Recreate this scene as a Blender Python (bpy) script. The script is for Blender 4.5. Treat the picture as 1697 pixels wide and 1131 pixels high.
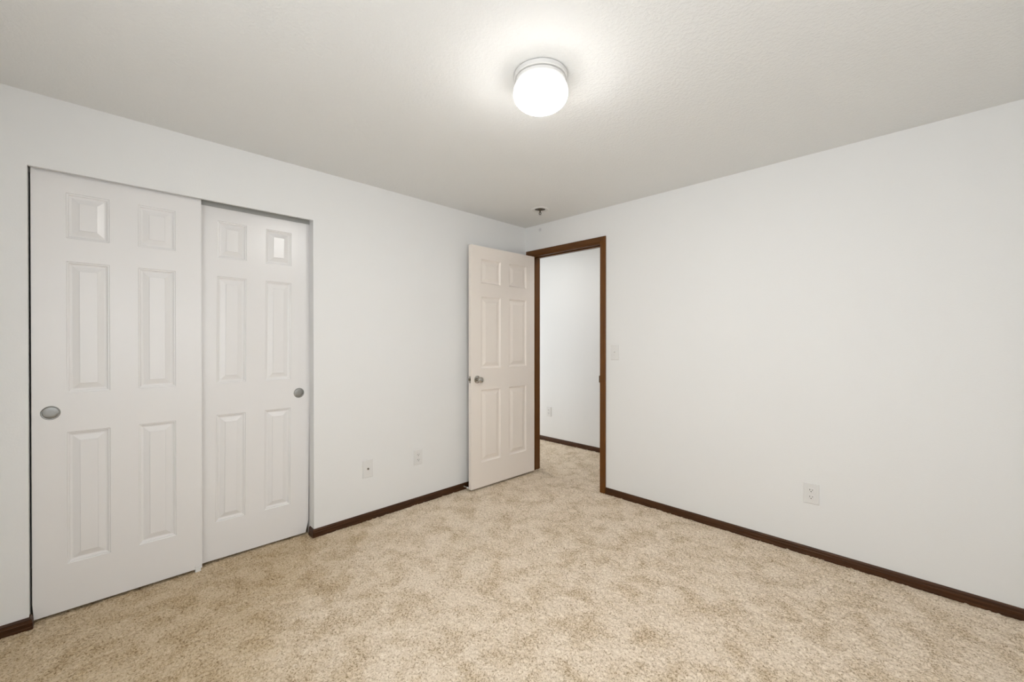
import bpy, bmesh, math
import numpy as np
from mathutils import Vector, Matrix

# ------------------------------------------------------------------ clear
for o in list(bpy.data.objects):
    bpy.data.objects.remove(o)
S = bpy.context.scene
COL = S.collection

# ------------------------------------------------------------------ camera, world, lights, exposure
cam_d = bpy.data.cameras.new('camera')
cam_d.sensor_fit = 'HORIZONTAL'
cam_d.sensor_width = 36.0
cam_d.lens = 687.381 / 1697 * 36.0
cam_d.clip_start = 0.02
cam = bpy.data.objects.new('camera', cam_d)
COL.objects.link(cam)
YAW, PITCH = 0.78633, -0.00401
v = Vector((-math.sin(YAW) * math.cos(PITCH), math.cos(YAW) * math.cos(PITCH), math.sin(PITCH)))
r = Vector((math.cos(YAW), math.sin(YAW), 0))
u = r.cross(v)
M = Matrix((r, u, -v)).transposed().to_4x4()
M.translation = (2.87732, -3.06349, 1.31645)
cam.matrix_world = M
S.camera = cam

S.view_settings.view_transform = 'Standard'
S.view_settings.look = 'None'
S.view_settings.gamma = 1.0
S.view_settings.use_curve_mapping = False
S.view_settings.exposure = -0.05

world = bpy.data.worlds.new('world')
S.world = world
world.use_nodes = True
bg = world.node_tree.nodes['Background']
bg.inputs[0].default_value = (0.94, 0.97, 1.0, 1)
bg.inputs[1].default_value = 2.8

GLOBE_STRENGTH = 110.0      # emission of the lit ceiling globe
WINDOW_POWER = 26.0        # daylight through the window behind the camera
SIDE_POWER = 6.0          # fill light through the added, unseen side window
HALL_END_POWER = 0.8      # added fill light from the open far end of the hall
HALL_POWER = 2.1

def area(name, loc, rot, sx, sy, power, color):
    l = bpy.data.lights.new(name, 'AREA')
    l.shape = 'RECTANGLE'
    l.size, l.size_y = sx, sy
    l.energy = power
    l.color = color
    o = bpy.data.objects.new(name, l)
    o.location = loc
    o.rotation_euler = rot
    COL.objects.link(o)
    return o

# room size: corner of the two visible walls at the origin, room towards +x and -y
RX, RY, H = 3.75, -3.75, 2.44
WT = 0.115                        # wall thickness
WX0, WX1, WZ0, WZ1 = 1.75, 3.45, 0.85, 2.10   # window in the wall behind the camera

area('window_daylight', ((WX0 + WX1) / 2, RY - WT - 0.28, (WZ0 + WZ1) / 2 - .12), (math.pi / 2 + .38, 0, 0),
     WX1 - WX0, WZ1 - WZ0, WINDOW_POWER, (0.95, 0.975, 1.0))
SY0, SY1 = -3.45, -1.95            # added opening in the side wall, for fill on the closet wall
area('side_fill', (RX + WT + 0.22, (SY0 + SY1) / 2, (WZ0 + WZ1) / 2 + .10), (math.pi / 2 - .30, 0, math.pi / 2),
     SY1 - SY0, WZ1 - WZ0, SIDE_POWER, (0.95, 0.975, 1.0))
area('hall_end_fill', (-2.05, 0.58, 1.05), (math.pi / 2, 0, -math.pi / 2), 0.80, 2.0, HALL_END_POWER, (1.0, 0.98, 0.95))  # unseen fill, added to brighten the hall
for hx, hp in ((-0.35, HALL_POWER), (0.85, HALL_POWER * 1.9)):  # second one is an added, unseen fill for the carpet by the doorway
    area('hall_lamp_and_fill', (hx, 0.40, 2.42), (0, 0, 0), 0.30, 0.30, hp, (1.0, 0.97, 0.93))

# ------------------------------------------------------------------ materials
def mat(name, color, rough=0.5, spec=0.5, metal=0.0):
    m = bpy.data.materials.new(name)
    m.use_nodes = True
    b = m.node_tree.nodes['Principled BSDF']
    b.inputs['Base Color'].default_value = (*color, 1)
    b.inputs['Roughness'].default_value = rough
    b.inputs['Specular IOR Level'].default_value = spec
    b.inputs['Metallic'].default_value = metal
    return m

def nd(m, typ, **kw):
    n = m.node_tree.nodes.new(typ)
    for k, val in kw.items():
        setattr(n, k, val)
    return n

def ln(m, a, b):
    m.node_tree.links.new(a, b)

def coords(m, scale=(1, 1, 1)):
    tc = nd(m, 'ShaderNodeTexCoord')
    mp = nd(m, 'ShaderNodeMapping')
    mp.inputs['Scale'].default_value = scale
    ln(m, tc.outputs['Object'], mp.inputs['Vector'])
    return mp.outputs['Vector']

def noise(m, vec, scale, detail=2.0, rough=0.5, dist=0.0):
    n = nd(m, 'ShaderNodeTexNoise')
    n.inputs['Scale'].default_value = scale
    n.inputs['Detail'].default_value = detail
    n.inputs['Roughness'].default_value = rough
    n.inputs['Distortion'].default_value = dist
    ln(m, vec, n.inputs['Vector'])
    return n.outputs['Fac']

def ramp(m, fac, stops):
    n = nd(m, 'ShaderNodeValToRGB')
    e = n.color_ramp.elements
    while len(e) < len(stops):
        e.new(0.5)
    for el, (p, c) in zip(e, stops):
        el.position = p
        el.color = (*c, 1) if len(c) == 3 else c
    ln(m, fac, n.inputs['Fac'])
    return n.outputs['Color']

def mix(m, fac, a, b, blend='MIX'):
    n = nd(m, 'ShaderNodeMix', data_type='RGBA', blend_type=blend)
    for s, i in ((fac, 0), (a, 6), (b, 7)):
        if hasattr(s, 'links'):
            ln(m, s, n.inputs[i])
        else:
            n.inputs[i].default_value = s if i == 0 else (*s, 1)
    return n.outputs[2]

def bump(m, height, strength, distance):
    n = nd(m, 'ShaderNodeBump')
    n.inputs['Strength'].default_value = strength
    n.inputs['Distance'].default_value = distance
    ln(m, height, n.inputs['Height'])
    ln(m, n.outputs['Normal'], m.node_tree.nodes['Principled BSDF'].inputs['Normal'])

def base(m):
    return m.node_tree.nodes['Principled BSDF'].inputs['Base Color']

WALL = mat('wall_paint', (0.86, 0.86, 0.85), 0.55, 0.3)
bump(WALL, noise(WALL, coords(WALL), 130, 3, 0.55), 0.10, 0.004)

# small grey scuff high on the wall over the doorway
_wc = nd(WALL, 'ShaderNodeTexCoord')
_vm = nd(WALL, 'ShaderNodeVectorMath', operation='DISTANCE')
ln(WALL, _wc.outputs['Object'], _vm.inputs[0])
_vm.inputs[1].default_value = (.197, 0, 2.389)
ln(WALL, ramp(WALL, _vm.outputs['Value'], [(0.004, (0.66, 0.66, 0.665)), (0.024, (0.86, 0.86, 0.85))]), base(WALL))

CEIL = mat('ceiling_paint', (0.86, 0.865, 0.855), 0.7, 0.2)
bump(CEIL, ramp(CEIL, noise(CEIL, coords(CEIL), 85, 2.5, 0.5), [(0.42, (0, 0, 0)), (0.62, (1, 1, 1))]), 0.22, 0.004)

def door_paint(name, color, rough):
    m = mat(name, color, rough, 0.5)
    g = noise(m, coords(m, (1, 1, 0.035)), 260, 2, 0.6)
    bump(m, g, 0.10, 0.0004)
    return m
CLOSET_PAINT = door_paint('closet_door_paint', (0.86, 0.845, 0.835), 0.26)
DOOR_PAINT = door_paint('cream_door_paint', (0.91, 0.84, 0.77), 0.34)

def wood(name, dark, light, axis, rough):
    m = mat(name, dark, rough, 0.30)
    sc = [1, 1, 1]
    sc[axis] = 0.04
    vec = coords(m, sc)
    g = noise(m, vec, 160, 4, 0.6)
    c = ramp(m, g, [(0.35, dark), (0.68, light)])
    ln(m, c, base(m))
    bump(m, g, 0.12, 0.001)
    return m
BASE_Y = wood('dark_wood_along_y', (0.034, 0.011, 0.003), (0.078, 0.029, 0.008), 1, 0.40)
BASE_X = wood('dark_wood_along_x', (0.040, 0.013, 0.003), (0.086, 0.032, 0.009), 0, 0.40)
CASE_Z = wood('brown_wood_upright', (0.115, 0.038, 0.004), (0.160, 0.060, 0.009), 2, 0.32)
CASE_X = wood('brown_wood_level', (0.088, 0.031, 0.005), (0.128, 0.051, 0.009), 0, 0.32)

PLASTIC = mat('white_plastic', (0.80, 0.795, 0.78), 0.30, 0.5)
SLOT = mat('dark_slot', (0.02, 0.018, 0.015), 0.6, 0.3)
NICKEL = mat('brushed_nickel', (0.46, 0.44, 0.405), 0.20, 0.5, 1.0)
PULLM = mat('satin_pull_metal', (0.34, 0.34, 0.33), 0.42, 0.5, 1.0)
bump(PULLM, noise(PULLM, coords(PULLM), 260, 2, 0.5), 0.08, 0.001)
BRASS = mat('dark_latch_metal', (0.20, 0.17, 0.13), 0.35, 0.5, 1.0)
SPRINK = mat('dark_sprinkler_metal', (0.10, 0.085, 0.06), 0.4, 0.5, 0.8)
TRACK = mat('track_metal', (0.42, 0.42, 0.40), 0.45, 0.5, 0.0)
WHITEMETAL = mat('white_enamel', (0.76, 0.75, 0.73), 0.40, 0.5)
GUIDE = mat('guide_plastic', (0.84, 0.83, 0.81), 0.4, 0.5)

GLOBE = mat('lit_opal_glass', (0.9, 0.9, 0.88), 0.2, 0.5)
_b = GLOBE.node_tree.nodes['Principled BSDF']
_b.inputs['Emission Color'].default_value = (1.0, 0.985, 0.96, 1)
# emission weighted to the lower glass to hold down the ceiling glow
_tc = nd(GLOBE, 'ShaderNodeTexCoord')
_sp = nd(GLOBE, 'ShaderNodeSeparateXYZ')
ln(GLOBE, _tc.outputs['Object'], _sp.inputs[0])
_mr = nd(GLOBE, 'ShaderNodeMapRange', interpolation_type='SMOOTHSTEP')
_mr.inputs['From Min'].default_value = -.078
_mr.inputs['From Max'].default_value = -.132
_mr.inputs['To Min'].default_value = 1.5
_mr.inputs['To Max'].default_value = GLOBE_STRENGTH
ln(GLOBE, _sp.outputs[2], _mr.inputs['Value'])
ln(GLOBE, _mr.outputs[0], _b.inputs['Emission Strength'])

GLASS = bpy.data.materials.new('window_glass')
GLASS.use_nodes = True
_nt = GLASS.node_tree
_nt.nodes.clear()
_o = _nt.nodes.new('ShaderNodeOutputMaterial')
_mx = _nt.nodes.new('ShaderNodeMixShader')
_t = _nt.nodes.new('ShaderNodeBsdfTransparent')
_g = _nt.nodes.new('ShaderNodeBsdfGlossy')
_g.inputs['Roughness'].default_value = 0.02
_mx.inputs[0].default_value = 0.06
_nt.links.new(_t.outputs[0], _mx.inputs[1])
_nt.links.new(_g.outputs[0], _mx.inputs[2])
_nt.links.new(_mx.outputs[0], _o.inputs[0])

CARPET = mat('beige_carpet', (0.5, 0.42, 0.32), 0.95, 0.05)
_cv = coords(CARPET)
_f1 = noise(CARPET, _cv, 120, 3, 0.72, 0.6)
_f2 = noise(CARPET, _cv, 7.0, 6, 0.68, 0.5)
def mth(m, op, a, b):
    n = nd(m, 'ShaderNodeMath', operation=op)
    for i, s in ((0, a), (1, b)):
        if hasattr(s, 'links'): ln(m, s, n.inputs[i])
        else: n.inputs[i].default_value = s
    return n.outputs[0]
# flecks mix yarn tone and painted shade between yarns, denser where trodden
_fl = mth(CARPET, 'ADD', _f1, mth(CARPET, 'MULTIPLY', mth(CARPET, 'SUBTRACT', _f2, 0.52), 0.30))
_c1 = ramp(CARPET, _fl, [(0.33, (0.33, 0.245, 0.155)), (0.47, (0.735, 0.615, 0.47)), (0.66, (0.89, 0.785, 0.65))])
_c2 = ramp(CARPET, _f2, [(0.36, (0.90, 0.87, 0.81)), (0.54, (1.0, 1.0, 1.0))])

# strip along the closet: pile-lay shading put into the colour, darker and tanner
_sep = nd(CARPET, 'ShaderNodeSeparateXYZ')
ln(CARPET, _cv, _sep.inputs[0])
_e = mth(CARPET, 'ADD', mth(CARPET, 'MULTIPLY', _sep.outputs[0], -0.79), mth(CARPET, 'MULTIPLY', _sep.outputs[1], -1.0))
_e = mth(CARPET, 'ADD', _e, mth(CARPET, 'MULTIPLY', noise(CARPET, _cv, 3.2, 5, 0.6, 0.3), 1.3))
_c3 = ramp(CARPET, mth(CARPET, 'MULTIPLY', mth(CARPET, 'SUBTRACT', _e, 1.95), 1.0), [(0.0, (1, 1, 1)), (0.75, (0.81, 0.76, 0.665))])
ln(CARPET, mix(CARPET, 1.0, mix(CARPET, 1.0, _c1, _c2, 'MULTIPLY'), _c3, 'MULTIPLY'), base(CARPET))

# ------------------------------------------------------------------ mesh helpers
def link(name, me, m=None, parent=None):
    o = bpy.data.objects.new(name, me)
    COL.objects.link(o)
    if m is not None:
        me.materials.append(m)
    if parent is not None:
        o.parent = parent
    return o

def tag(o, label=None, cat=None, group=None, kind=None):
    if label: o['label'] = label
    if cat: o['category'] = cat
    if group: o['group'] = group
    if kind: o['kind'] = kind
    return o

def empty(name, loc, rot=(0, 0, 0)):
    o = bpy.data.objects.new(name, None)
    o.empty_display_size = 0.05
    o.location = loc
    o.rotation_euler = rot
    COL.objects.link(o)
    return o

def bm_box(bm, x0, x1, y0, y1, z0, z1):
    g = [bm.verts.new((x, y, z)) for x in (x0, x1) for y in (y0, y1) for z in (z0, z1)]
    for f in ((0, 1, 3, 2), (4, 6, 7, 5), (0, 4, 5, 1), (2, 3, 7, 6), (0, 2, 6, 4), (1, 5, 7, 3)):
        bm.faces.new([g[i] for i in f])

def finish(bm, name, m, parent=None, smooth=False, bevel=0.0, seg=2):
    bmesh.ops.recalc_face_normals(bm, faces=bm.faces)
    me = bpy.data.meshes.new(name)
    bm.to_mesh(me)
    bm.free()
    if smooth:
        for p in me.polygons:
            p.use_smooth = True
    o = link(name, me, m, parent)
    if bevel:
        b = o.modifiers.new('bevel', 'BEVEL')
        b.width = bevel
        b.segments = seg
        b.limit_method = 'ANGLE'
    return o

def boxes(name, m, lst, parent=None, bevel=0.0):
    bm = bmesh.new()
    for b in lst:
        bm_box(bm, *b)
    return finish(bm, name, m, parent, bevel=bevel)

def sweep(name, m, sections, parent=None):
    """closed profiles (lists of 3D points, equal length) joined one after another, ends capped"""
    bm = bmesh.new()
    rings = [[bm.verts.new(p) for p in s] for s in sections]
    n = len(rings[0])
    for a, b in zip(rings, rings[1:]):
        for i in range(n):
            j = (i + 1) % n
            bm.faces.new((a[i], a[j], b[j], b[i]))
    bm.faces.new(rings[0])
    bm.faces.new(rings[-1][::-1])
    return finish(bm, name, m, parent)

def lathe(name, m, profile, axis_m, parent=None, seg=48, smooth=True):
    """profile of (radius, height) turned about local z, placed by matrix axis_m"""
    bm = bmesh.new()
    rings = []
    for rad, h in profile:
        if rad < 1e-6:
            rings.append([bm.verts.new(axis_m @ Vector((0, 0, h)))])
        else:
            rings.append([bm.verts.new(axis_m @ Vector((rad * math.cos(2 * math.pi * i / seg), rad * math.sin(2 * math.pi * i / seg), h))) for i in range(seg)])
    for a, b in zip(rings, rings[1:]):
        for i in range(seg):
            j = (i + 1) % seg
            if len(a) == 1 and len(b) == 1:
                continue
            if len(a) == 1:
                bm.faces.new((a[0], b[j], b[i]))
            elif len(b) == 1:
                bm.faces.new((a[i], a[j], b[0]))
            else:
                bm.faces.new((a[i], a[j], b[j], b[i]))
    o = finish(bm, name, m, parent, smooth=smooth)
    if smooth:
        o.data.set_sharp_from_angle(angle=math.radians(32))
    return o

I4 = Matrix.Identity(4)
def T(x, y, z):
    return Matrix.Translation((x, y, z))
AX_X = Matrix.Rotation(math.pi / 2, 4, 'Y')        # local z -> +x
AX_NY = Matrix.Rotation(math.pi / 2, 4, 'X')       # local z -> -y

# ------------------------------------------------------------------ room shell
CY0, CY1, CZ = -3.2887, -2.0512, 2.1065            # closet opening
DX0, DX1, DZ = 0.066, 0.900, 2.156                 # rough door opening
HY = 1.062                                         # hall wall face
E_ = 0.10

o = boxes('wall_left', WALL, [
    (-WT, 0, RY - WT, CY0, 0, H), (-WT, 0, CY1, 0.0, 0, H),
    (-0.020, 0, CY0, CY1, CZ, H), (-WT, -0.020, CY0, CY1, 2.140, H)])
tag(o, 'white painted wall holding the sliding closet doors', 'wall', kind='structure')
o = boxes('wall_right', WALL, [
    (-1.9, DX0, 0, WT, 0, H), (DX1, RX + WT, 0, WT, 0, H), (DX0, DX1, 0, WT, DZ, H)])
tag(o, 'long white wall with the brown framed doorway and one low outlet', 'wall', kind='structure')
o = boxes('wall_back', WALL, [
    (0, WX0, RY - WT, RY, 0, H), (WX1, RX, RY - WT, RY, 0, H),
    (WX0, WX1, RY - WT, RY, 0, WZ0), (WX0, WX1, RY - WT, RY, WZ1, H)])
tag(o, 'white window wall behind the viewpoint', 'wall', kind='structure')
o = boxes('wall_side', WALL, [
    (RX, RX + WT, RY - WT, SY0, 0, H), (RX, RX + WT, SY1, 0, 0, H), (RX, RX + WT, SY0, SY1, 0, WZ0), (RX, RX + WT, SY0, SY1, WZ1, H)])
tag(o, 'white side wall with an added window opening, behind the viewpoint', 'wall', kind='structure')
o = boxes('wall_hall', WALL, [(-1.9, 2.6, HY, HY + WT, 0, H), (-1.9 - WT, -1.9, 0, HY + WT, 2.1, H), (2.6, 2.6 + WT, WT, HY + WT, 0, H)])
tag(o, 'bright white hallway wall seen through the doorway', 'wall', kind='structure')
o = boxes('wall_closet', WALL, [(-0.85, -0.75, -3.6, -1.75, 0, H), (-0.75, -WT, -3.6, -3.5, 0, H), (-0.75, -WT, -1.85, -1.75, 0, H)])
tag(o, 'dark closet interior wall behind the sliding doors', 'wall', kind='structure')
o = boxes('ceiling', CEIL, [(-2.1, RX + WT, RY - WT, HY + WT, H, H + 0.1)])
tag(o, 'white lightly textured ceiling', 'ceiling', kind='structure')

# carpet: real tufts as a fine height field in the room, coarser in hall and closet
rng = np.random.default_rng(7)
def smooth(a, k):
    for _ in range(k):
        a = (a + np.roll(a, 1, 0) + np.roll(a, -1, 0)) / 3
        a = (a + np.roll(a, 1, 1) + np.roll(a, -1, 1)) / 3
    return a
def norm(a):
    return (a - a.mean()) / a.std()
def carpet_patch(x0, x1, y0, y1, step):
    nx, ny = int(round((x1 - x0) / step)) + 1, int(round((y1 - y0) / step)) + 1
    X, Y = np.meshgrid(np.linspace(x0, x1, nx), np.linspace(y0, y1, ny), indexing='ij')
    w = rng.standard_normal((nx, ny))
    t = norm(smooth(w, 1)) * 0.0021 + norm(smooth(rng.standard_normal((nx, ny)), 6)) * 0.0007
    t += rng.standard_normal((nx, ny)) * 0.0009
    lean = 0.0022
    X = X + norm(smooth(rng.standard_normal((nx, ny)), 2)) * lean * 0.6
    Y = Y + norm(smooth(rng.standard_normal((nx, ny)), 2)) * lean * 0.6
    Z = np.clip(t, -0.007, 0.007)
    idx = np.arange(nx * ny).reshape(nx, ny)
    F = np.stack([idx[:-1, :-1], idx[1:, :-1], idx[1:, 1:], idx[:-1, 1:]], -1).reshape(-1, 4)
    return np.stack([X, Y, Z], -1).reshape(-1, 3), F
parts = [carpet_patch(-0.14, RX, RY, 0.06, 0.0052), carpet_patch(-1.9, 2.6, 0.035, HY + .02, 0.009), carpet_patch(-0.76, -0.115, -3.55, -1.80, 0.02)]
V, F, off = [], [], 0
for a, b in parts:
    V.append(a); F.append(b + off); off += len(a)
V = np.concatenate(V); F = np.concatenate(F)
me = bpy.data.meshes.new('floor')
me.vertices.add(len(V)); me.vertices.foreach_set('co', V.astype(np.float32).ravel())
me.loops.add(F.size); me.loops.foreach_set('vertex_index', F.astype(np.int32).ravel())
me.polygons.add(len(F)); me.polygons.foreach_set('loop_start', np.arange(0, F.size, 4, dtype=np.int32))
me.update(calc_edges=True)
me.polygons.foreach_set('use_smooth', np.ones(len(F), bool))
o = link('floor', me, CARPET)
tag(o, 'beige cut pile carpet covering the whole floor', 'carpet', kind='structure')

# window behind the camera, plus an added one that lets in fill light
def window(name, loc, rz, half, tall, label):
    w = tag(empty(name, loc, (0, 0, rz)), label, 'window', kind='structure')
    boxes('window_frame', WHITEMETAL, [(-half, -half + .045, -.035, .035, 0, tall), (half - .045, half, -.035, .035, 0, tall), (-.022, .022, -.03, .03, .045, tall - .045),
          (-half + .045, half - .045, -.035, .035, 0, .045), (-half + .045, half - .045, -.035, .035, tall - .045, tall)], w)
    boxes('window_pane', GLASS, [(-half + .045, -.022, -.003, .003, .045, tall - .045)], w)
    boxes('window_pane', GLASS, [(.022, half - .045, -.003, .003, .045, tall - .045)], w)
window('window_1', ((WX0 + WX1) / 2, RY - WT / 2, WZ0), 0, (WX1 - WX0) / 2, WZ1 - WZ0, 'white framed window in the wall behind the viewpoint')
window('added_window', (RX + WT / 2, (SY0 + SY1) / 2, WZ0), math.pi / 2, (SY1 - SY0) / 2, WZ1 - WZ0, 'added white framed window in the side wall, unseen, lets fill light in')

# ------------------------------------------------------------------ baseboards
BP = [(0, 0), (.0125, 0), (.0125, .012), (.0112, .0135), (.0118, .032), (.0098, .0345), (.0098, .037), (.0088, .046), (.0040, .0535), (0, .0545)]
def base_left(y0, y1, ret0=None, ret1=None):
    """baseboard on the x=0 wall; ret = depth of the return into the closet opening at that end"""
    secs = []
    if ret0 is not None:                       # turns the corner at y0 (opening lies on the -y side)
        secs.append([(-ret0, y0 - t, z) for t, z in BP])
        secs.append([(t, y0 - t, z) for t, z in BP])
    else:
        secs.append([(t, y0, z) for t, z in BP])
    if ret1 is not None:
        secs.append([(t, y1 + t, z) for t, z in BP])
        secs.append([(-ret1, y1 + t, z) for t, z in BP])
    else:
        secs.append([(t, y1, z) for t, z in BP])
    return secs
o = sweep('baseboard_left', BASE_Y, base_left(CY1, -0.0, ret0=0.066))
tag(o, 'dark brown baseboard between the closet and the open door', 'baseboard', kind='structure')
o = sweep('baseboard_left', BASE_Y, base_left(RY, CY0, ret1=0.030))
tag(o, 'short dark brown baseboard left of the closet', 'baseboard', kind='structure')
o = sweep('baseboard_right', BASE_X, [[(x, -t, z) for t, z in BP] for x in (0.9425, RX)])
tag(o, 'long dark brown baseboard right of the doorway', 'baseboard', kind='structure')
o = sweep('baseboard_hall', BASE_X, [[(x, HY - t, z) for t, z in BP] for x in (-1.9, 2.6)])
tag(o, 'dark brown baseboard along the hallway wall', 'baseboard', kind='structure')

# ------------------------------------------------------------------ door frame
JX0, JX1, JZ = 0.086, 0.881, 2.136
fr = tag(empty('trim_1', (0, 0, 0)), 'brown wooden frame around the doorway to the hall', 'door frame', kind='structure')
# casing profile: (distance from inner edge, thickness)
def casing_profile(wd):
    return [(0, 0), (0, .0065), (.0020, .0090), (.0095, .0098), (.0120, .0085), (.0145, .0125), (wd - .010, .0155), (wd - .004, .0155), (wd, .0120), (wd, 0)]
CI0, CO0, CI1, CO1, CIZ, COZ = 0.081, 0.020, 0.886, 0.942, 2.141, 2.197
def casing(side):
    wl, wr, wt = CI0 - CO0, CO1 - CI1, COZ - CIZ
    if side == 'left':
        return [[(CI0 - d, -t, 0) for d, t in casing_profile(wl)], [(CI0 - d, -t, CIZ + d * wt / wl) for d, t in casing_profile(wl)]]
    if side == 'right':
        return [[(CI1 + d, -t, 0) for d, t in casing_profile(wr)], [(CI1 + d, -t, CIZ + d * wt / wr) for d, t in casing_profile(wr)]]
    return [[(CI0 - d * wl / wt, -t, CIZ + d) for d, t in casing_profile(wt)], [(CI1 + d * wr / wt, -t, CIZ + d) for d, t in casing_profile(wt)]]
sweep('casing_leg', CASE_Z, casing('left'), fr)
sweep('casing_leg', CASE_Z, casing('right'), fr)
sweep('casing_head', CASE_X, casing('head'), fr)
boxes('jamb', CASE_Z, [(DX0, JX0, 0, WT, 0, DZ)], fr)
boxes('jamb', CASE_Z, [(JX1, DX1, 0, WT, 0, DZ)], fr)
boxes('head_jamb', CASE_X, [(JX0, JX1, 0, WT, JZ, DZ)], fr)
boxes('door_stop_strip', CASE_Z, [(JX0, JX0 + .010, .040, .074, 0, JZ)], fr, bevel=.002)
boxes('door_stop_strip', CASE_Z, [(JX1 - .010, JX1, .040, .074, 0, JZ)], fr, bevel=.002)
boxes('door_stop_strip', CASE_X, [(JX0 + .010, JX1 - .010, .040, .074, JZ - .010, JZ)], fr, bevel=.002)
o = boxes('strike_plate', BRASS, [(JX1 - .0015, JX1, .004, .032, .944, 1.003), (JX1 - .0055, JX1, -.0065, .006, .944, 1.003)], fr, bevel=.0008)
tag(o, 'dark metal strike plate')
# hall side casing
boxes('casing_leg', CASE_Z, [(CO0, CI0, WT, WT + .015, 0, CIZ)], fr)
boxes('casing_leg', CASE_Z, [(CI1, CO1, WT, WT + .015, 0, CIZ)], fr)
boxes('casing_head', CASE_X, [(CO0, CO1, WT, WT + .015, CIZ, COZ)], fr)

# ------------------------------------------------------------------ six panel doors (local: x = out of face, y = along width, z up)
def slab_mesh(y0, y1, z0, z1, thick, cols, rows, clip=None):
    """stiles and rails: front face at x=0, back at x=-thick, with rectangular openings for the panels.
    clip = (side, inset, height): trims the lower corner on that side"""
    ys = [y0] + [c for p in cols for c in p] + [y1]
    zs = [z0] + [c for p in rows for c in p] + [z1]
    extra = None
    if clip:
        extra = z0 + clip[2]
        zs = sorted(zs + [extra])
    bm = bmesh.new()
    def yy(y, z):
        if clip and z < extra - 1e-6:
            if clip[0] == 'min' and y == y0: return y + clip[1]
            if clip[0] == 'max' and y == y1: return y - clip[1]
        return y
    cache = {}
    def vt(x, i, k):
        key = (x, i, k)
        if key not in cache:
            cache[key] = bm.verts.new((x, yy(ys[i], zs[k]), zs[k]))
        return cache[key]
    def hole(i, k):
        cy, cz = (ys[i] + ys[i + 1]) / 2, (zs[k] + zs[k + 1]) / 2
        return any(a < cy < b for a, b in cols) and any(a < cz < b for a, b in rows)
    ni, nk = len(ys) - 1, len(zs) - 1
    for i in range(ni):
        for k in range(nk):
            if hole(i, k):
                continue
            for x in (0, -thick):
                bm.faces.new((vt(x, i, k), vt(x, i + 1, k), vt(x, i + 1, k + 1), vt(x, i, k + 1)))
            for di, dk, e in ((-1, 0, ((i, k), (i, k + 1))), (1, 0, ((i + 1, k), (i + 1, k + 1))), (0, -1, ((i, k), (i + 1, k))), (0, 1, ((i, k + 1), (i + 1, k + 1)))):
                a, b = i + di, k + dk
                if a < 0 or b < 0 or a >= ni or b >= nk or hole(a, b):
                    p, q = e
                    bm.faces.new((vt(0, *p), vt(0, *q), vt(-thick, *q), vt(-thick, *p)))
    return bm

PANEL_PROFILE = [(0, 0), (.0022, -.0042), (.0072, -.0050), (.0092, -.0088), (.0150, -.0118), (.0190, -.0122), (.0440, -.0034), (.0446, -.0008)]
CREAM_PROFILE = [(0, 0), (.004, -.0050), (.010, -.0100), (.015, -.0115), (.020, -.0115), (.030, -.0095), (.050, -.0030), (.0515, -.0018)]
def panel_mesh(a, b, c, d, thick, prof):
    bm = bmesh.new()
    for sgn, x0 in ((1, 0), (-1, -thick)):
        rings = []
        for ins, dep in prof:
            x = x0 + sgn * dep
            rings.append([bm.verts.new((x, y, z)) for y, z in ((a + ins, c + ins), (b - ins, c + ins), (b - ins, d - ins), (a + ins, d - ins))])
        for p, q in zip(rings, rings[1:]):
            for i in range(4):
                j = (i + 1) % 4
                f = (p[i], p[j], q[j], q[i])
                bm.faces.new(f if sgn > 0 else f[::-1])
        bm.faces.new(rings[-1] if sgn > 0 else rings[-1][::-1])
    bm.verts.ensure_lookup_table()
    n = len(bm.verts) // 2
    for i in range(4):
        j = (i + 1) % 4
        bm.faces.new((bm.verts[i], bm.verts[n + i], bm.verts[n + j], bm.verts[j]))
    return bm

ROWS = [(.2375, .8700), (1.0590, 1.6910), (1.8020, 2.0200)]
def panel_door(root, y0, y1, z0, z1, thick, cols, m, prof, clip=None):
    finish(slab_mesh(y0, y1, z0, z1, thick, cols, ROWS, clip), 'door_slab', m, root)
    for c, d in ROWS[::-1]:
        for a, b in cols:
            finish(panel_mesh(a, b, c, d, thick, prof), 'panel', m, root)

def finger_pull(root, y, z):
    # round recessed cup set into the face at local (0, y, z)
    mm = T(0, y, z) @ AX_X
    p = lathe('finger_pull', PULLM, [(.0325, 0), (.0325, .0012), (.0305, .0026), (.0282, .0022), (.0272, .0002)], mm, root)
    tag(p, 'round satin metal finger pull')
    c = lathe('pull_cup', PULLM, [(.0272, .0003), (.0262, .0004), (.0255, .0008), (.012, .0011), (0, .0012)], mm, p)
    return p

d1 = tag(empty('door_1', (-.037, 0, 0)), 'white six panel closet door sliding in front, left one', 'door', kind='structure')
panel_door(d1, -3.2817, -2.6470, .0165, 2.112, .034, [(-3.1705, -3.0205), (-2.9140, -2.7615)], CLOSET_PAINT, PANEL_PROFILE, ('min', .0045, .074))
finger_pull(d1, -3.2225, .9695)

# the rear door hangs slightly out of plumb
d2 = tag(empty('door_2', (-.084, -2.372, 0.0), (-.0075, 0, 0)), 'white six panel closet door sliding behind, right one', 'door', kind='structure')
ROWS_F = ROWS
ROWS = [(a - .003, b - .003) for a, b in ROWS_F]
panel_door(d2, -.317, .314, .0160, 2.0985, .034, [(-.2055, -.0565), (.0485, .1985)], CLOSET_PAINT, PANEL_PROFILE, ('max', .018, .080))
finger_pull(d2, .2490, .961)
ROWS = ROWS_F

# sliding track above the doors
o = boxes('trim_2', TRACK, [(-.114, -.0215, CY0, CY1, 2.134, 2.140), (-.079, -.0755, CY0, CY1, 2.093, 2.134), (-.0255, -.0225, CY0, CY1, 2.116, 2.134)])
tag(o, 'metal sliding track above the closet doors', 'track', kind='structure')

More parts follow.
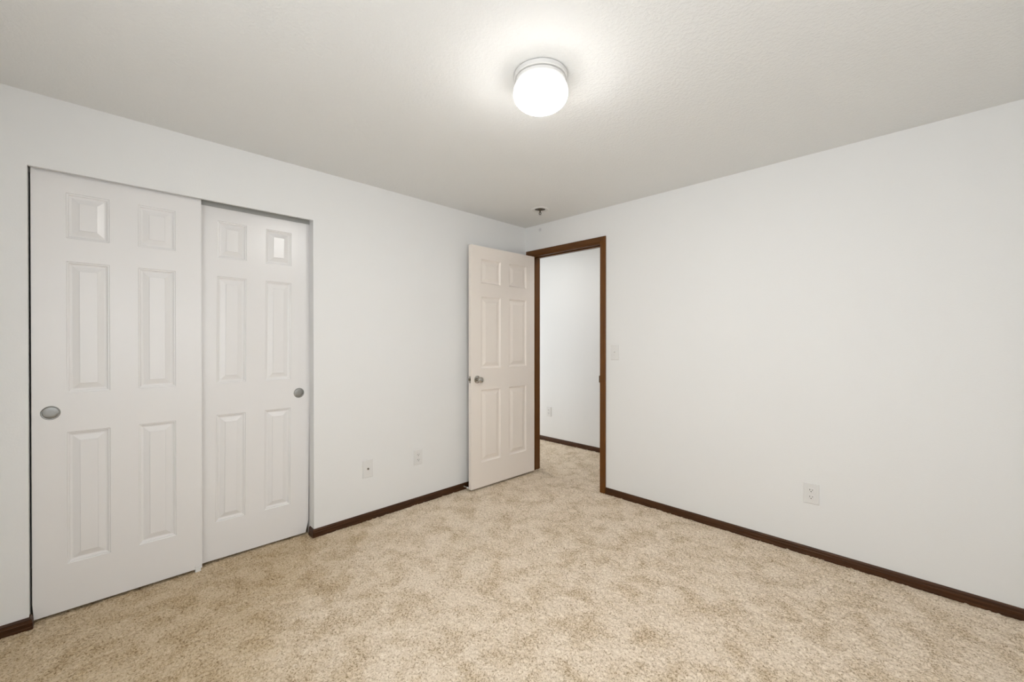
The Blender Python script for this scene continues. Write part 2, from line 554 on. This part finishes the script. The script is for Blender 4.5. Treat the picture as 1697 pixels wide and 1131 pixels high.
# bedroom door standing open against the left wall
HP, FP = Vector((.130, -.009)), Vector((.113, -.799))
DW = (FP - HP).length
ang = math.atan2((FP - HP).x, -(FP - HP).y)          # local -y runs from hinge to free edge
d3 = tag(empty('door_3', (HP.x, HP.y, 0), (0, 0, ang)), 'cream six panel bedroom door standing open against the left wall', 'door', kind='structure')
ROWS = [(.2355, .871), (1.0585, 1.6915), (1.8080, 2.0215)]
panel_door(d3, -DW, 0, .0185, 2.1320, .0345, [(-.6785, -.4480), (-.3440, -.1135)], DOOR_PAINT, CREAM_PROFILE)
def knob(parent, y, z, side):
    mm = T(0 if side > 0 else -.0345, y, z) @ (AX_X if side > 0 else Matrix.Rotation(-math.pi / 2, 4, 'Y'))
    k = lathe('door_knob', NICKEL, [(.0125, .006), (.0125, .026), (.016, .030), (.0225, .035), (.0262, .043), (.0268, .050), (.0240, .058), (.016, .0635), (.006, .0655), (0, .0658)], mm, parent, 40)
    lathe('rosette', NICKEL, [(.0335, 0), (.0335, .003), (.0310, .007), (.0220, .0095), (.0140, .0105), (.0125, .0105)], mm, k, 40)
    tag(k, 'polished nickel round knob')
knob(d3, -.724, .967, 1)
knob(d3, -.724, .967, -1)
lp = boxes('latch_plate', NICKEL, [(-.0285, -.0060, -DW - .0009, -DW, .940, .998)], d3)
tag(lp, 'metal latch plate')
boxes('latch_bolt', BRASS, [(-.0235, -.0110, -DW - .0105, -DW - .0009, .959, .979)], lp, bevel=.002)
for hz in (.25, 1.08, 1.90):
    hm = T(-.041, .003, hz)
    lathe('hinge', BRASS, [(0, 0), (.006, 0), (.006, .09), (0, .09)], hm, d3, 16)
ROWS = ROWS_F

# ------------------------------------------------------------------ things
# ceiling light
L = Vector((1.7125, -1.7290, H))
t = tag(empty('ceiling_light', L), 'round white flush ceiling light with glowing glass globe', 'light')
lathe('canopy', WHITEMETAL, [(0, 0), (.1060, 0), (.1060, -.0030), (.1125, -.0032), (.1125, -.0185), (.1100, -.0210), (.0990, -.0215), (.0990, -.0250), (.1060, -.0255), (.1060, -.0370), (.1030, -.0400), (.0985, -.0410), (0, -.0410)], I4, t, 72)
lathe('glass_globe', GLOBE, [(.0985, -.0412), (.1030, -.045), (.1100, -.053), (.1145, -.063), (.1160, -.075), (.1150, -.088), (.1105, -.102), (.1020, -.115), (.0885, -.1265), (.0690, -.1355), (.0445, -.1415), (.0200, -.1440), (0, -.1445)], I4, t, 72)

# fire sprinkler
t = tag(empty('fire_sprinkler', (.512, -.360, H)), 'small pendent fire sprinkler in the ceiling corner above the doorway', 'sprinkler')
lathe('escutcheon', WHITEMETAL, [(.0755, 0), (.0755, -.0025), (.071, -.0070), (.058, -.0085), (.048, -.0060), (.0455, -.0005)], I4, t, 48)
lathe('cup', SPRINK, [(.0455, -.0006), (.040, -.0010), (.030, -.0010), (0, -.0010)], I4, t, 40)
lathe('stem', SPRINK, [(.018, -.001), (.014, -.010), (.007, -.013), (.0055, -.020), (.0055, -.028)], I4, t, 20)
bm = bmesh.new()
for s in (-1, 1):
    pts = [(s * .004, -.026), (s * .009, -.031), (s * .0085, -.041), (s * .003, -.051), (s * .000, -.053)]
    for (xa, za), (xb, zb) in zip(pts, pts[1:]):
        q = [bm.verts.new((x + dx, dy, z)) for x, z in ((xa, za), (xb, zb)) for dx, dy in ((-.002, -.003), (.002, -.003), (.002, .003), (-.002, .003))]
        for i in range(4):
            j = (i + 1) % 4
            bm.faces.new((q[i], q[j], q[4 + j], q[4 + i]))
        bm.faces.new(q[:4]); bm.faces.new(q[4:])
finish(bm, 'frame_arm', SPRINK, t)
bm = bmesh.new()
n = 24
top = [bm.verts.new(((.0150 if i % 2 else .0105) * math.cos(2 * math.pi * i / n), (.0150 if i % 2 else .0105) * math.sin(2 * math.pi * i / n), -.0530)) for i in range(n)]
bot = [bm.verts.new((q.co.x, q.co.y, -.0550)) for q in top]
bm.faces.new(top); bm.faces.new(bot[::-1])
for i in range(n):
    j = (i + 1) % n
    bm.faces.new((top[i], top[j], bot[j], bot[i]))
dfl = finish(bm, 'deflector', WHITEMETAL, t)

# wall plates: local x along the wall, local -y out of the wall, z up; origin at the plate centre on the wall
def plate_mesh(wd, ht, th):
    bm = bmesh.new()
    prof = [(0, 0), (0, th * .35), (.0035, th), (.006, th)]
    rings = []
    for ins, d in prof:
        rings.append([bm.verts.new((x, -d, z)) for x, z in ((-wd / 2 + ins, -ht / 2 + ins), (wd / 2 - ins, -ht / 2 + ins), (wd / 2 - ins, ht / 2 - ins), (-wd / 2 + ins, ht / 2 - ins))])
    for p, q in zip(rings, rings[1:]):
        for i in range(4):
            j = (i + 1) % 4
            bm.faces.new((p[i], p[j], q[j], q[i]))
    bm.faces.new(rings[-1]); bm.faces.new(rings[0][::-1])
    return bm
PTH = .0065
def receptacle(root, zc):
    bm = bmesh.new()
    outline = []
    rad, hh = .0182, .0145
    a0 = math.asin(hh / rad)
    for i in range(13):
        a = -a0 + 2 * a0 * i / 12
        outline.append((rad * math.cos(a), rad * math.sin(a)))
    for i in range(13):
        a = math.pi - a0 + 2 * a0 * i / 12
        outline.append((rad * math.cos(a), rad * math.sin(a)))
    rings = [[bm.verts.new((x * s, -d, zc + z * s)) for x, z in outline] for s, d in ((1, PTH - .001), (1, PTH + .0016), (.95, PTH + .0022))]
    m_ = len(outline)
    for p, q in zip(rings, rings[1:]):
        for i in range(m_):
            j = (i + 1) % m_
            bm.faces.new((p[i], p[j], q[j], q[i]))
    bm.faces.new(rings[-1])
    rc = finish(bm, 'receptacle', PLASTIC, root)
    f = PTH + .0022
    for x, hgt in ((-.0068, .0088), (.0068, .0072)):
        boxes('slot', SLOT, [(x - .0013, x + .0013, -f - .0002, -f + .0004, zc + .003 - hgt / 2, zc + .003 + hgt / 2)], rc)
    bm = bmesh.new()
    g = [(.0026 * math.cos(a), .0026 * math.sin(a)) for a in [math.pi + math.pi * i / 8 for i in range(9)]] + [(.0026, .0026), (-.0026, .0026)]
    a_ = [bm.verts.new((x, -f - .0002, zc - .0078 + z)) for x, z in g]
    b_ = [bm.verts.new((x, -f + .0004, zc - .0078 + z)) for x, z in g]
    bm.faces.new(a_); bm.faces.new(b_[::-1])
    for i in range(len(g)):
        j = (i + 1) % len(g)
        bm.faces.new((a_[i], a_[j], b_[j], b_[i]))
    finish(bm, 'ground_hole', SLOT, rc)
def screw(root, z):
    lathe('screw', WHITEMETAL, [(0, PTH + .001), (.0024, PTH + .0009), (.0032, PTH - .0002)], T(0, 0, z) @ AX_NY, root, 16)
ROT_LEFT = (0, 0, math.pi / 2)     # -y local -> +x : plates on the left wall
def outlet(loc, rot, label, wd=.0795, ht=.1235):
    t = tag(empty('wall_outlet', loc, rot), label, 'outlet', 'duplex wall outlets')
    finish(plate_mesh(wd, ht, PTH), 'cover_plate', PLASTIC, t)
    receptacle(t, .0205)
    receptacle(t, -.0205)
    screw(t, 0)
    return t
outlet((2.3815, 0, .3800), (0, 0, 0), 'white duplex outlet low on the long right wall')
outlet((0, -1.2545, .3745), ROT_LEFT, 'white duplex outlet on the closet wall, nearest the open door')
outlet((-.578, HY, .3835), (0, 0, 0), 'white duplex outlet on the hallway wall seen through the doorway')

t = tag(empty('cable_jack', (0, -1.6765, .3745), ROT_LEFT), 'white cable jack plate with one round socket, next to the closet', 'wall plate')
finish(plate_mesh(.0795, .1275, PTH), 'cover_plate', PLASTIC, t)
cj = lathe('socket', NICKEL, [(.0075, PTH - .001), (.0075, PTH + .002), (.0050, PTH + .002), (.0050, PTH + .009), (.0036, PTH + .009), (.0036, PTH + .003)], T(0, 0, 0) @ AX_NY, t, 24)
lathe('socket_core', SLOT, [(.0036, PTH + .0085), (0, PTH + .0085)], AX_NY, cj, 16)
screw(t, .042); screw(t, -.042)

t = tag(empty('light_switch', (1.0285, 0, 1.2070), (0, 0, 0)), 'white toggle light switch beside the doorway frame', 'light switch')
finish(plate_mesh(.0785, .1265, PTH), 'cover_plate', PLASTIC, t)
boxes('switch_bezel', PLASTIC, [(-.0052, .0052, -PTH - .0012, -PTH + .001, -.0125, .0125)], t, bevel=.0006)
bm = bmesh.new()
q = [bm.verts.new(p) for p in ((-.0042, -PTH, -.007), (.0042, -PTH, -.007), (.0042, -PTH, .005), (-.0042, -PTH, .005),
                               (-.0035, -PTH - .0115, .0045), (.0035, -PTH - .0115, .0045), (.0035, -PTH - .0105, .010), (-.0035, -PTH - .0105, .010))]
for f in ((0, 1, 5, 4), (1, 2, 6, 5), (2, 3, 7, 6), (3, 0, 4, 7), (4, 5, 6, 7), (3, 2, 1, 0)):
    bm.faces.new([q[i] for i in f])
finish(bm, 'toggle', PLASTIC, t, bevel=.0008)
screw(t, .030); screw(t, -.030)

# white plastic floor guide at the inner foot of the front closet door
t = tag(empty('floor_guide', (-.037, -2.6665, 0)), 'white plastic guide holding the closet doors at the floor', 'door guide')
boxes('guide_base', GUIDE, [(-.090, .006, -.013, .013, .002, .008)], t)
boxes('guide_lip', GUIDE, [(.0015, .0055, -.013, .013, .006, .036)], t, bevel=.001)

# spring door stop screwed into the baseboard behind the open door
t = tag(empty('door_stop', (.0118, -.800, .030)), 'small door stop with white rubber tip on the baseboard behind the open door', 'door stop')
prof = [(0, 0), (.008, 0), (.008, .003)]
for i in range(11):
    prof += [(.0045, .004 + i * .0042), (.0058, .0061 + i * .0042)]
prof += [(.0045, .050)]
lathe('spring', NICKEL, prof, AX_X, t, 16)
lathe('rubber_tip', GUIDE, [(.0065, .048), (.0072, .050), (.0072, .0595), (.006, .0615), (0, .0620)], AX_X, t, 16)
